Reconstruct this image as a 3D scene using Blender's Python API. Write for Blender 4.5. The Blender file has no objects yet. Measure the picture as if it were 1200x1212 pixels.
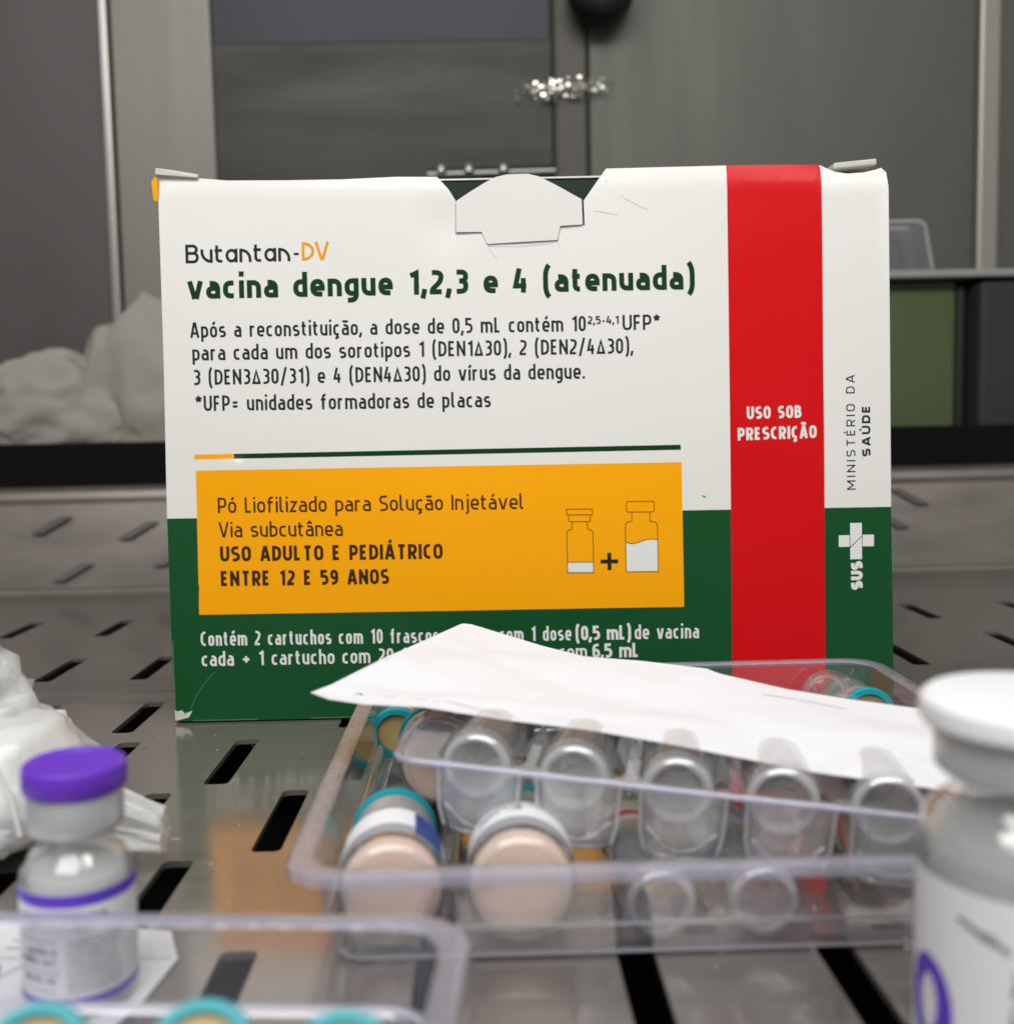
import bpy, bmesh, math, random
from mathutils import Vector as V, Matrix, noise
from mathutils.geometry import delaunay_2d_cdt
R = math.radians
S = 0.001                                   # everything below is written in millimetres
random.seed(7)
sc = bpy.context.scene
C = sc.collection

# ------------------------------------------------------------------ camera
FPX, PITCH, ROLL, YAW = 1250.0, R(4.85), R(1.15), R(1.1)
cam = bpy.data.cameras.new('camera'); camo = bpy.data.objects.new('camera', cam); C.objects.link(camo)
fw = V((math.sin(YAW)*math.cos(PITCH), math.cos(YAW)*math.cos(PITCH), -math.sin(PITCH)))
r0 = fw.cross(V((0, 0, 1))).normalized(); u0 = r0.cross(fw)
rr = math.cos(ROLL)*r0 - math.sin(ROLL)*u0; uu = math.sin(ROLL)*r0 + math.cos(ROLL)*u0
m = Matrix((rr, uu, -fw)).transposed().to_4x4(); m.translation = V((0, 0, 78))*S
camo.matrix_world = m
cam.sensor_fit = 'HORIZONTAL'; cam.sensor_width = 36; cam.lens = 36*FPX/1200
cam.clip_start = 0.005; cam.clip_end = 20
cam.dof.use_dof = True; cam.dof.focus_distance = 0.256
cam.dof.aperture_fstop = cam.lens/1000/0.0024
sc.camera = camo

# ------------------------------------------------------------------ light
w = bpy.data.worlds.new('World'); sc.world = w; w.use_nodes = True
w.node_tree.nodes['Background'].inputs[0].default_value = (0.96, 0.95, 0.90, 1)
w.node_tree.nodes['Background'].inputs[1].default_value = 0.26
def area(name, loc, target, sx, sy, power, col):
    l = bpy.data.lights.new(name, 'AREA'); l.shape = 'RECTANGLE'; l.size = sx; l.size_y = sy
    l.energy = power; l.color = col
    o = bpy.data.objects.new(name, l); C.objects.link(o); o.location = loc
    o.rotation_euler = (V(target)-V(loc)).to_track_quat('-Z', 'Y').to_euler()
    return o
area('cabinet_lamp', (0.02, -0.06, 0.55), (0.02, 0.20, 0.03), 0.75, 0.16, 2.75, (1.0, 0.985, 0.96))
area('room_lamp', (-0.15, -0.60, 0.85), (0.0, 0.27, 0.07), 0.9, 0.5, 6.0, (0.97, 0.98, 1.0))
sc.view_settings.view_transform = 'Standard'; sc.view_settings.look = 'None'
sc.view_settings.exposure = 0; sc.view_settings.gamma = 1
cy = sc.cycles
cy.use_denoising = True; cy.max_bounces = 18; cy.transparent_max_bounces = 32
cy.transmission_bounces = 14; cy.glossy_bounces = 6; cy.diffuse_bounces = 4
cy.caustics_refractive = False; cy.caustics_reflective = False; cy.sample_clamp_indirect = 4.0

# ------------------------------------------------------------------ materials
def mat(name, col=(.8, .8, .8), rough=.5, metal=0.0, **kw):
    m = bpy.data.materials.new(name); m.use_nodes = True
    p = m.node_tree.nodes['Principled BSDF']
    p.inputs['Base Color'].default_value = (*col, 1); p.inputs['Roughness'].default_value = rough
    p.inputs['Metallic'].default_value = metal
    for k, v in kw.items():
        p.inputs[k.replace('_', ' ')].default_value = v
    return m
def nd(m, t, **kw):
    n = m.node_tree.nodes.new(t)
    for k, v in kw.items():
        if k in n.inputs.keys(): n.inputs[k].default_value = v
        else: setattr(n, k, v)
    return n
def ln(m, a, b): m.node_tree.links.new(a, b)
def grain(m, scale=(1, 1, 1), nscale=40.0, bump=.1, dist=.0003, col_amt=0.0, rough_amt=0.0, detail=5.0, coord='Object'):
    """noise driven relief, colour unevenness and gloss unevenness"""
    p = m.node_tree.nodes['Principled BSDF']
    tc = nd(m, 'ShaderNodeTexCoord'); mp = nd(m, 'ShaderNodeMapping'); mp.inputs['Scale'].default_value = scale
    ns = nd(m, 'ShaderNodeTexNoise', Scale=nscale, Detail=detail)
    ln(m, tc.outputs[coord], mp.inputs['Vector']); ln(m, mp.outputs[0], ns.inputs['Vector'])
    if bump:
        b = nd(m, 'ShaderNodeBump', Strength=bump, Distance=dist)
        ln(m, ns.outputs['Fac'], b.inputs['Height']); ln(m, b.outputs[0], p.inputs['Normal'])
    if col_amt:
        c = p.inputs['Base Color'].default_value[:]
        mx = nd(m, 'ShaderNodeMixRGB'); mx.inputs[1].default_value = tuple(x*(1-col_amt) for x in c[:3])+(1,)
        mx.inputs[2].default_value = tuple(min(1, x*(1+col_amt)) for x in c[:3])+(1,)
        ln(m, ns.outputs['Fac'], mx.inputs[0]); ln(m, mx.outputs[0], p.inputs['Base Color'])
    if rough_amt:
        r = p.inputs['Roughness'].default_value
        mr = nd(m, 'ShaderNodeMapRange'); mr.inputs['From Min'].default_value = .3; mr.inputs['From Max'].default_value = .7
        mr.inputs['To Min'].default_value = max(.02, r-rough_amt); mr.inputs['To Max'].default_value = r+rough_amt
        ln(m, ns.outputs['Fac'], mr.inputs['Value']); ln(m, mr.outputs[0], p.inputs['Roughness'])
    return m
def sheet(name, tint=(.97, .97, .99), gloss_rough=.1, ior=1.5, veil=0.0, veil_col=(.8, .8, .9), boost=1.0, bump=0.0, bscale=150.0):
    """thin clear sheet: straight-through light, Fresnel reflection and an optional milky veil"""
    m = bpy.data.materials.new(name); m.use_nodes = True; nt = m.node_tree; nt.nodes.clear()
    out = nd(m, 'ShaderNodeOutputMaterial'); tr = nd(m, 'ShaderNodeBsdfTransparent', Color=(*tint, 1))
    gl = nd(m, 'ShaderNodeBsdfGlossy', Color=(1, 1, 1, 1), Roughness=gloss_rough)
    fr = nd(m, 'ShaderNodeLayerWeight', Blend=.5); base = tr.outputs[0]   # facing term works from both sides of a thin sheet
    pw = nd(m, 'ShaderNodeMath', operation='POWER'); pw.inputs[1].default_value = 4.0
    ma = nd(m, 'ShaderNodeMath', operation='MULTIPLY_ADD'); f0 = 2*((ior-1)/(ior+1))**2
    ma.inputs[1].default_value = 1-f0; ma.inputs[2].default_value = f0
    ln(m, fr.outputs['Facing'], pw.inputs[0]); ln(m, pw.outputs[0], ma.inputs[0])
    if bump:
        tc = nd(m, 'ShaderNodeTexCoord'); ns = nd(m, 'ShaderNodeTexNoise', Scale=bscale, Detail=3.0)
        b = nd(m, 'ShaderNodeBump', Strength=bump, Distance=.0006)
        ln(m, tc.outputs['Object'], ns.inputs['Vector']); ln(m, ns.outputs['Fac'], b.inputs['Height'])
        ln(m, b.outputs[0], gl.inputs['Normal']); ln(m, b.outputs[0], fr.inputs['Normal'])
    if veil:
        df = nd(m, 'ShaderNodeBsdfDiffuse', Color=(*veil_col, 1)); tl = nd(m, 'ShaderNodeBsdfTranslucent', Color=(*veil_col, 1))
        a = nd(m, 'ShaderNodeMixShader'); a.inputs[0].default_value = .28
        ln(m, df.outputs[0], a.inputs[1]); ln(m, tl.outputs[0], a.inputs[2])
        v = nd(m, 'ShaderNodeMixShader'); v.inputs[0].default_value = veil
        ln(m, tr.outputs[0], v.inputs[1]); ln(m, a.outputs[0], v.inputs[2]); base = v.outputs[0]
    mu = nd(m, 'ShaderNodeMath', operation='MULTIPLY'); mu.inputs[1].default_value = boost; mu.use_clamp = True
    ln(m, ma.outputs[0], mu.inputs[0])
    mx = nd(m, 'ShaderNodeMixShader'); ln(m, mu.outputs[0], mx.inputs[0])
    ln(m, base, mx.inputs[1]); ln(m, gl.outputs[0], mx.inputs[2]); ln(m, mx.outputs[0], out.inputs[0])
    return m

steel = grain(mat('brushed_steel', (.39, .355, .325), .15, .68), (1, 9, 1), 26, .05, .0003, .10, .05)
steel_wall = grain(mat('dull_steel', (.10, .098, .09), .34, 1.0), (6, 1, .6), 12, .10, .001, .18, .08)
steel_ledge = grain(mat('ledge_steel', (.25, .225, .20), .36, .6), (1.2, 4, 4), 18, .12, .001, .22, .06)
steel_bright = mat('polished_trim', (.40, .39, .36), .35, .8)
black = mat('black_rubber', (.006, .006, .007), .45)
dark_pan = mat('drain_pan_paint', (.006, .006, .0065), .9, 0, Specular_IOR_Level=.15)
card_white = grain(mat('card_white', (.80, .79, .745), .42, 0, Specular_IOR_Level=.22), (1, 1, 1), 25, .05, .0006, .012, .05)
card_green = grain(mat('card_green', (.0065, .078, .022), .38, 0, Specular_IOR_Level=.22), (1, 1, 1), 25, .05, .0006, .05, .05)
card_red = grain(mat('card_red', (.66, .003, .006), .36, 0, Specular_IOR_Level=.22), (1, 1, 1), 25, .05, .0006, .04, .05)
card_orange = grain(mat('card_orange', (1.0, .41, .0), .40, 0, Specular_IOR_Level=.22), (1, 1, 1), 25, .05, .0006, .012, .05)
card_edge = grain(mat('card_edge', (.62, .60, .52), .8), (1, 1, 1), 300, .2, .0003, .1)
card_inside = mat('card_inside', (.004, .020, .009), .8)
ink_dark = mat('ink_dark', (.016, .022, .018), .5, 0, Specular_IOR_Level=.15)
ink_green = mat('ink_green', (.004, .04, .013), .45, 0, Specular_IOR_Level=.15)
ink_orange = mat('ink_orange', (.85, .34, .004), .45, 0, Specular_IOR_Level=.15)
ink_brown = mat('ink_brown', (.05, .022, .004), .5, 0, Specular_IOR_Level=.15)
ink_line = mat('ink_line', (.24, .085, .004), .5, 0, Specular_IOR_Level=.15)
ink_white = mat('ink_white', (.80, .80, .77), .45, 0, Specular_IOR_Level=.15)
ink_grey = mat('ink_grey', (.10, .10, .12), .6)
ink_blue = mat('ink_blue', (.05, .06, .35), .6)
ink_purple = mat('ink_purple', (.13, .05, .62), .45)
worn = grain(mat('worn_card', (.62, .62, .56), .8), (1, 1, 1), 400, .3, .0003, .25)
crease_m = mat('crease', (.50, .50, .47), .7)
scuff_m = mat('scuff', (.10, .20, .12), .6)
paper_m = grain(mat('paper_white', (.81, .81, .83), .75), (1, 1, 1), 180, .12, .0004, .02)
label_m = mat('label_paper', (.90, .90, .92), .5)
pet = sheet('clear_pet', (.965, .965, .98), .10, 1.5, .075, (.72, .72, .84), 1.0, .25, 220)
pet_rim = sheet('stippled_pet_rim', (.86, .86, .92), .28, 1.5, .46, (.62, .62, .78), 1.3, .9, 900)
pet_edge = sheet('pet_edge', (.86, .86, .93), .13, 1.5, .42, (.68, .69, .86), 1.5)
bead_m = sheet('cup_bead_pet', (.9, .9, .93), .12, 1.5, .72, (.93, .93, .97), 1.6)
vial_glass = sheet('thin_vial_glass', (.95, .955, .96), .07, 1.5, .12, (.78, .79, .81), .8)
ring_glass = sheet('rolled_glass_ring', (.9, .91, .92), .08, 1.5, .48, (.90, .91, .93), 2.0)
cup_glass = sheet('cup_vial_glass', (.95, .955, .96), .10, 1.5, .18, (.74, .72, .71), .22)
vial_base = sheet('thick_glass_base', (.90, .91, .92), .10, 1.5, .30, (.74, .72, .71), 1.5, .7, 300)
wrap = sheet('crumpled_film', (.95, .95, .95), .28, 1.5, .52, (.90, .90, .89), .35, .9, 90)
glass = sheet('vial_wall_glass', (.975, .98, .98), .05, 1.5, .21, (.96, .97, .965), 1.0)  # white veil stands in for bright surroundings refracted by the glass
def liquid(name, tint, veil, veil_col):
    return sheet(name, tint, .08, 1.33, veil, veil_col, .5)
milky = liquid('milky_suspension', (.88, .89, .88), .90, (.95, .95, .94))
clear_liq = liquid('pale_diluent', (.88, .90, .89), .68, (.84, .89, .86))  # pale veil also paints in the light refracted through the diluent
alu = grain(mat('aluminium', (.64, .65, .67), .36, .55), (1, 1, 1), 90, .06, .0004, .06)
purple_cap = mat('purple_plastic', (.15, .035, .56), .34)
white_cap = mat('white_plastic', (.90, .90, .91), .4)
teal_cap = mat('teal_plastic', (.0, .33, .38), .4)
gold_rubber = grain(mat('tan_rubber', (.50, .36, .15), .5), (1, 1, 1), 200, .1, .0005, .15)
grey_rubber = mat('grey_rubber', (.30, .28, .26), .6)
beige_plastic = mat('beige_plastic', (.62, .52, .44), .5)
red_plastic = mat('red_plastic', (.45, .05, .05), .45)
peach = grain(mat('freeze_dried_cake', (.95, .63, .50), .8, 0, Subsurface_Weight=.15), (1, 1, 1), 220, .35, .0008, .06)
blue_print = mat('blue_print', (.02, .06, .26), .5)
grey_print = mat('grey_print', (.36, .37, .41), .5)
gauze = grain(mat('white_gauze', (.86, .86, .85), .85), (1, 1, 1), 60, .5, .002, .03)
cloth_m = grain(mat('shaded_cloth', (.36, .34, .295), .85), (1, 1, 1), 14, .6, .006, .15)  # white cloth greyed, its dim shade is put into the colour

# ------------------------------------------------------------------ object helpers
def sharp_border(me):
    cnt = {}
    for p in me.polygons:
        for k in p.edge_keys: cnt[k] = cnt.get(k, 0)+1
    for e in me.edges:
        if cnt.get(e.key, 0) == 1: e.use_edge_sharp = True
def mesh_obj(name, verts, faces, mats, parent=None, smooth=False, idx=None, world=False, solid=0.0, auto=None):
    off = V((0, 0, 0))
    if world and parent is not None:
        p = parent
        while p is not None: off += p.location; p = p.parent
    me = bpy.data.meshes.new(name)
    me.from_pydata([tuple(V(v)*S-off) for v in verts], [], faces)
    for mm in (mats if isinstance(mats, (list, tuple)) else [mats]): me.materials.append(mm)
    if idx: me.polygons.foreach_set('material_index', idx)
    bm = bmesh.new(); bm.from_mesh(me)
    if not idx and not world or smooth: bmesh.ops.recalc_face_normals(bm, faces=bm.faces)
    bm.to_mesh(me); bm.free()
    if smooth: me.polygons.foreach_set('use_smooth', [True]*len(me.polygons))
    if auto is not None:
        me.set_sharp_from_angle(angle=R(auto))
    o = bpy.data.objects.new(name, me); C.objects.link(o)
    if parent is not None: o.parent = parent
    if solid:
        sharp_border(me)
        sm = o.modifiers.new('thickness', 'SOLIDIFY'); sm.thickness = solid*S; sm.offset = 0
    return o
def tag(o, label, cat, group=None):
    o['label'] = label; o['category'] = cat
    if group: o['group'] = group
    return o
def thing(name, label, cat, loc=(0, 0, 0), rot=(0, 0, 0), group=None):
    o = bpy.data.objects.new(name, None); C.objects.link(o)
    o.empty_display_size = .01; o.location = V(loc)*S; o.rotation_euler = rot
    return tag(o, label, cat, group)
def struct(o): o['kind'] = 'structure'; return o
def box_vf(x0, x1, y0, y1, z0, z1, bev=0.0):
    bm = bmesh.new(); bmesh.ops.create_cube(bm, size=1)
    for v in bm.verts:
        v.co = V(((x0+x1)/2+v.co.x*(x1-x0), (y0+y1)/2+v.co.y*(y1-y0), (z0+z1)/2+v.co.z*(z1-z0)))
    if bev: bmesh.ops.bevel(bm, geom=bm.edges[:], offset=bev, segments=2, affect='EDGES', profile=.5)
    bm.verts.index_update()
    vs = [v.co.copy() for v in bm.verts]; fs = [[v.index for v in f.verts] for f in bm.faces]; bm.free()
    return vs, fs
def box(name, x0, x1, y0, y1, z0, z1, mt, parent=None, bev=0.0, world=True):
    vs, fs = box_vf(x0, x1, y0, y1, z0, z1, bev)
    return mesh_obj(name, vs, fs, mt, parent, world=world)
def lathe_vf(prof, n=40, closed=False):
    vs, fs = [], []; idx = []
    for (r, z) in prof:
        if r < 1e-6: idx.append([len(vs)]); vs.append(V((0, 0, z)))
        else:
            idx.append(list(range(len(vs), len(vs)+n)))
            vs += [V((r*math.cos(2*math.pi*k/n), r*math.sin(2*math.pi*k/n), z)) for k in range(n)]
    rows = list(zip(idx, idx[1:]+idx[:1])) if closed else list(zip(idx, idx[1:]))
    for a, b in rows:
        for k in range(n):
            k2 = (k+1) % n
            if len(a) == 1 and len(b) == 1: continue
            if len(a) == 1: fs.append([a[0], b[k2], b[k]])
            elif len(b) == 1: fs.append([a[k], a[k2], b[0]])
            else: fs.append([a[k], a[k2], b[k2], b[k]])
    return vs, fs
def lathe(name, prof, mt, parent, n=40, closed=False, auto=40):
    vs, fs = lathe_vf(prof, n, closed)
    return mesh_obj(name, vs, fs, mt, parent, smooth=True, auto=auto)
def tube(name, pts, rad, mt, parent=None, n=8, world=False):
    vs, fs = [], []; pts = [V(p) for p in pts]
    for i, p in enumerate(pts):
        d = (pts[min(i+1, len(pts)-1)]-pts[max(i-1, 0)]).normalized()
        a = d.cross(V((0, 0, 1)) if abs(d.z) < .9 else V((1, 0, 0))).normalized(); b = a.cross(d)
        vs += [p+a*rad*math.cos(2*math.pi*k/n)+b*rad*math.sin(2*math.pi*k/n) for k in range(n)]
    for i in range(len(pts)-1):
        for k in range(n): fs.append([i*n+k, i*n+(k+1) % n, (i+1)*n+(k+1) % n, (i+1)*n+k])
    fs += [list(range(n)), list(range((len(pts)-1)*n, len(pts)*n))]
    return mesh_obj(name, vs, fs, mt, parent, smooth=True, world=world, auto=50)

# ------------------------------------------------------------------ lettering: a condensed square-shouldered alphabet drawn as strokes
def rpath(pts, closed=False, n=5, k=.62):
    P = [(V((p[0], p[1])), (p[2] if len(p) > 2 else 0)) for p in pts]; N = len(P); out = []
    for i, (c, r) in enumerate(P):
        if r <= 0 or (not closed and i in (0, N-1)): out.append(c); continue
        a, ra = P[i-1]; b, rb = P[(i+1) % N]
        la = (a-c).length*(.5 if ra > 0 and (closed or i-1 > 0) else 1); lb = (b-c).length*(.5 if rb > 0 and (closed or i+1 < N-1) else 1)
        qa = min(r, la*.999); qb = min(r, lb*.999)
        p1 = c+(a-c).normalized()*qa; p2 = c+(b-c).normalized()*qb
        h1 = p1+(c-p1)*k; h2 = p2+(c-p2)*k
        for j in range(n+1):
            t = j/n
            out.append(p1*(1-t)**3+h1*3*t*(1-t)**2+h2*3*t*t*(1-t)+p2*t**3)
    res = [out[0]]
    for q in out[1:]:
        if (q-res[-1]).length > 1e-5: res.append(q)
    if closed and (res[0]-res[-1]).length < 1e-5: res.pop()
    return res
def stroke(pts, s, closed=False):
    N = len(pts); L, Rr = [], []
    for i, p in enumerate(pts):
        if closed: a, b = pts[i-1], pts[(i+1) % N]
        else: a, b = pts[max(i-1, 0)], pts[min(i+1, N-1)]
        d1 = (p-a).normalized() if (p-a).length > 1e-9 else (b-p).normalized()
        d2 = (b-p).normalized() if (b-p).length > 1e-9 else d1
        n1 = V((-d1.y, d1.x)); n2 = V((-d2.y, d2.x)); nn = n1+n2
        nn = nn.normalized() if nn.length > 1e-6 else n1
        k = min(1/max(nn.dot(n1), .35), 2.2)
        L.append(p+nn*k*s/2); Rr.append(p-nn*k*s/2)
    q = []
    for i in range(N if closed else N-1):
        j = (i+1) % N
        for t in ([L[i], Rr[i], Rr[j]], [L[i], Rr[j], L[j]]):
            a = (t[1]-t[0]).cross(t[2]-t[0])
            if abs(a) > 1e-9: q.append(t if a > 0 else [t[0], t[2], t[1]])
    return q
DESC = -.27
WID = {'i': .0, 'l': .17, 'j': .12, '.': 0, ',': 0, ':': 0, 'I': 0, '1': .26, 'm': .78, 'f': .33, 't': .27, 'r': .27, 's': .38, 'z': .36, 'c': .36, 'e': .42, 'v': .48,
       '(': .16, ')': .16, '*': .34, '/': .36, '-': .28, '=': .38, '+': .56, 'M': .66, 'A': .56, 'V': .56, 'L': .32, 'E': .36, 'F': .36, 'J': .3, 'T': .50, ' ': .20,
       'D': .46, 'N': .50, 'O': .48, 'U': .48, 'S': .44, 'B': .45, 'P': .43, 'R': .45, 'C': .40, '4': .44, 'Δ': .50}
BASE = {'á': 'a', 'à': 'a', 'ã': 'a', 'â': 'a', 'é': 'e', 'í': 'i', 'ó': 'o', 'ç': 'c', 'Á': 'A', 'É': 'E', 'Í': 'I', 'Ú': 'U', 'Ã': 'A', 'Ç': 'C', 'ú': 'u'}
def gw(ch): return WID.get(BASE.get(ch, ch), .40)
def glyph(ch, w, s, geo=False):
    """strokes of one letter in cap-height units; w is the centre-to-centre width, s the pen width"""
    base = BASE.get(ch, ch); X = .73-s/2; T = 1-s/2; B = s/2; l = 0; r = w; D = DESC+s/2; asc = 1.03
    q = []; Rr = min(.30, max(w, .05)*.62) if not geo else .5
    def S_(pts, closed=False): q.extend(stroke(rpath(pts, closed, k=.55 if geo else .64), s, closed))
    def bowl(x0, x1, y0, y1): S_([(x0, y0, Rr), (x1, y0, Rr), (x1, y1, Rr), (x0, y1, Rr)], True)
    c = base
    if c == 'a' and not geo:
        m_ = .42
        S_([(l+.05, X), (r, X, Rr), (r, 0)]); S_([(r, m_), (l, m_, Rr*.7), (l, B, Rr*.7), (r, B)])
    elif c in 'adbpqg' or (c == 'a' and geo):
        st = r if c in 'adqg' else l; ot = l if st == r else r
        if geo: bowl(l, r, B, X)
        else: S_([(st, X), (ot, X, Rr), (ot, B, Rr), (st, B)])
        y0, y1 = {'a': (0, .73), 'd': (0, asc), 'b': (0, asc), 'p': (DESC, .73), 'q': (DESC, .73), 'g': (0, .73)}[c]
        if c == 'g': S_([(r, .73), (r, D, Rr), (l+.02, D)])
        else: S_([(st, y0), (st, y1)])
        if geo: S_([(r, 0), (r, .73)])
    elif c == 'c': S_([(r, X), (l, X, Rr), (l, B, Rr), (r, B)])
    elif c == 'e': S_([(r, B), (l, B, Rr), (l, X, Rr), (r, X, Rr), (r, .345), (l, .345)])
    elif c == 'f': S_([(r, asc-s/2), (l+.09, asc-s/2, .16), (l+.09, 0)]); S_([(l-.05, X), (r-.01, X)])
    elif c in 'hn': S_([(l, 0), (l, asc if c == 'h' else .73)]); S_([(l, X), (r, X, Rr), (r, 0)])
    elif c == 'i': S_([(l, 0), (l, .73)])
    elif c == 'j': S_([(r, .73), (r, D, .14), (l-.02, D)])
    elif c == 'l': S_([(l, asc), (l, B, .12), (r, B)])
    elif c == 'm':
        S_([(l, 0), (l, .73)]); S_([(l, X), (r/2, X, .2), (r/2, 0)]); S_([(r/2-.02, X), (r, X, .2), (r, 0)])
    elif c == 'o': bowl(l, r, B, X)
    elif c == 'r': S_([(l, 0), (l, .73)]); S_([(l, X-.06), (l+.08, X, .08), (r, X)])
    elif c == 's':
        m_ = .365; k = Rr*.8
        S_([(r-.02, X), (l, X, k), (l, m_, k), (r, m_, k), (r, B, k), (l, B)])
    elif c == 't': S_([(l+.05, .93), (l+.05, B, .16), (r, B)]); S_([(l-.07, X), (r, X)])
    elif c == 'u': S_([(l, .73), (l, B, Rr), (r, B)]); S_([(r, 0), (r, .73)])
    elif c == 'v': S_([(l, .73), ((l+r)/2-s*.14, 0)]); S_([(r, .73), ((l+r)/2+s*.14, 0)])
    elif c == 'z': S_([(l, X), (r, X), (l, B), (r, B)])
    elif c == 'A': mx_ = (l+r)/2; S_([(l, 0), (mx_-s*.12, 1)]); S_([(r, 0), (mx_+s*.12, 1)]); S_([(l+(mx_-l)*.28, .28), (r-(r-mx_)*.28, .28)])
    elif c == 'B':
        m_ = .53; S_([(l, B), (l, T), (r-.04, T, .2), (r-.04, m_, .2), (l, m_)]); S_([(l, m_), (r, m_, .2), (r, B, .2), (l, B), (l, m_)])
    elif c == 'C': S_([(r, T), (l, T, .3), (l, B, .3), (r, B)])
    elif c == 'D': S_([(l, B), (l, T), (r, T, .32 if not geo else .5), (r, B, .32 if not geo else .5)], True)
    elif c == 'E': S_([(r, T), (l, T), (l, B), (r, B)]); S_([(l, .51), (r-.04, .51)])
    elif c == 'F': S_([(r, T), (l, T), (l, 0)]); S_([(l, .49), (r-.04, .49)])
    elif c == 'I': S_([(l, 0), (l, 1)])
    elif c == 'J': S_([(r, 1), (r, B, .2), (l-.02, B)])
    elif c == 'L': S_([(l, 1), (l, B), (r, B)])
    elif c == 'M': S_([(l, 0), (l, 1)]); S_([(r, 0), (r, 1)]); S_([(l, 1-s*.3), ((l+r)/2, .26)]); S_([(r, 1-s*.3), ((l+r)/2, .26)]); S_([((l+r)/2-s*.42, .27), ((l+r)/2+s*.42, .27)])
    elif c == 'N': S_([(l, 0), (l, 1)]); S_([(r, 0), (r, 1)]); S_([(l, 1-s*.5), (r, s*.5)])
    elif c in 'O0': S_([(l, B, .28), (r, B, .28), (r, T, .28), (l, T, .28)], True)
    elif c == 'P': S_([(l, 0), (l, T), (r, T, .22), (r, .40, .22), (l, .40)])
    elif c == 'R': S_([(l, 0), (l, T), (r, T, .22), (r, .42, .22), (l, .42)]); S_([(r*.45, .42), (r, 0)])
    elif c == 'S': S_([(r, T), (l, T, .22), (l, .52, .22), (r, .48, .22), (r, B, .22), (l, B)])
    elif c == 'T': S_([(l, T), (r, T)]); S_([((l+r)/2, T), ((l+r)/2, 0)])
    elif c == 'U': S_([(l, 1), (l, B, .28), (r, B, .28), (r, 1)])
    elif c == 'V': S_([(l, 1), ((l+r)/2-s*.12, 0)]); S_([(r, 1), ((l+r)/2+s*.12, 0)])
    elif c == '1': S_([(l, .78), (r, T-.01), (r, 0)])
    elif c == '2': S_([(l, T), (r, T, .24), (r, .55, .2), (l, .2, .1), (l, B), (r+.02, B)])
    elif c == '3':
        S_([(l, T), (r, T, .2), (r, .53, .2), (l+.1, .53)]); S_([(l+.1, .53), (r, .53, .2), (r, B, .22), (l-.01, B)])
    elif c == '4': S_([(l+.16, 1), (l, .28), (r+.03, .28)]); S_([(r-.09, .60), (r-.09, 0)])
    elif c == '5': S_([(r, T), (l, T), (l, .58), (r, .58, .22), (r, B, .22), (l, B)])
    elif c == '6': S_([(r, T), (l, T, .28), (l, B, .28), (r, B, .28), (r, .55, .22), (l, .55)])
    elif c == '9': S_([(l, B), (r, B, .28), (r, T, .28), (l, T, .28), (l, .44, .22), (r, .44)])
    elif c == 'Δ': S_([(l, B), ((l+r)/2, 1-s), (r, B)], True)
    elif c == '.': S_([(l, 0), (l, s*1.1)])
    elif c == ',': S_([(l+.02, s*1.1), (l-.07, -.16)])
    elif c == ':': S_([(l, 0), (l, s*1.1)]); S_([(l, .5), (l, .5+s*1.1)])
    elif c == '(': S_([(r, 1.12), (l, .95, .3), (l, -.05, .3), (r, -.2)])
    elif c == ')': S_([(l, 1.12), (r, .95, .3), (r, -.05, .3), (l, -.2)])
    elif c == '*':
        cx, cy_ = w/2, .78
        for a in (90, 162, 234, 306, 18): S_([(cx, cy_), (cx+.21*math.cos(R(a)), cy_+.21*math.sin(R(a)))])
    elif c == '/': S_([(l, -.12), (r, 1.08)])
    elif c == '-': S_([(l, .38), (r, .38)])
    elif c == '=': S_([(l, .27), (r, .27)]); S_([(l, .53), (r, .53)])
    elif c == '+': S_([(l, .42), (r, .42)]); S_([((l+r)/2, .42-w/2), ((l+r)/2, .42+w/2)])
    if ch == 'i' or ch == 'j':
        xx = l if ch == 'i' else r; S_([(xx, .88), (xx, .88+s*1.05)])
    mx = (l+r)/2; up = 1.0 if base.isupper() else .73
    if ch in 'áéíóúÁÉÍÓÚ': S_([(mx-.03, up+.10), (mx+.09, up+.29)])
    if ch in 'ãÃ': S_([(mx-.17, up+.13), (mx-.07, up+.21, .1), (mx+.06, up+.13, .1), (mx+.17, up+.22)])
    if ch == 'â': S_([(mx-.14, up+.10), (mx, up+.25), (mx+.14, up+.10)])
    if ch in 'çÇ': S_([(mx, 0), (mx+.07, -.12), (mx-.08, -.22)])
    return q
def text_tris(txt, x0, x1, y0, cap, pen, geo=False, y1=None, track=.115):
    """2-D triangles of a run of text fitted between x0 and x1 on a baseline that may slope from y0 to y1"""
    s = pen/cap; side = track+s
    tot_w = sum(gw(c) for c in txt); fixed = side*(len(txt)-1)+s
    k = ((x1-x0)/cap-fixed)/tot_w if tot_w > 0 else 1
    if k < .3: k = .3
    y1 = y0 if y1 is None else y1; X = s/2; tris = []
    span = tot_w*k+fixed; sx = (x1-x0)/cap/span
    for ch in txt:
        wd = gw(ch)*k
        if ch != ' ':
            q = glyph(ch, wd, s, geo)
            if q:
                vs, fs = [], []
                for f in q: fs.append(list(range(len(vs), len(vs)+3))); vs += f
                rv, _, rf, _, _, of = delaunay_2d_cdt(vs, [], fs, 0, 1e-5)
                for f, o in zip(rf, of):
                    if o: tris.append([(x0+(X+rv[i].x)*cap*sx, y0+(y1-y0)*((X+rv[i].x)/span)+rv[i].y*cap) for i in f])
        X += wd+side
    return tris
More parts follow.
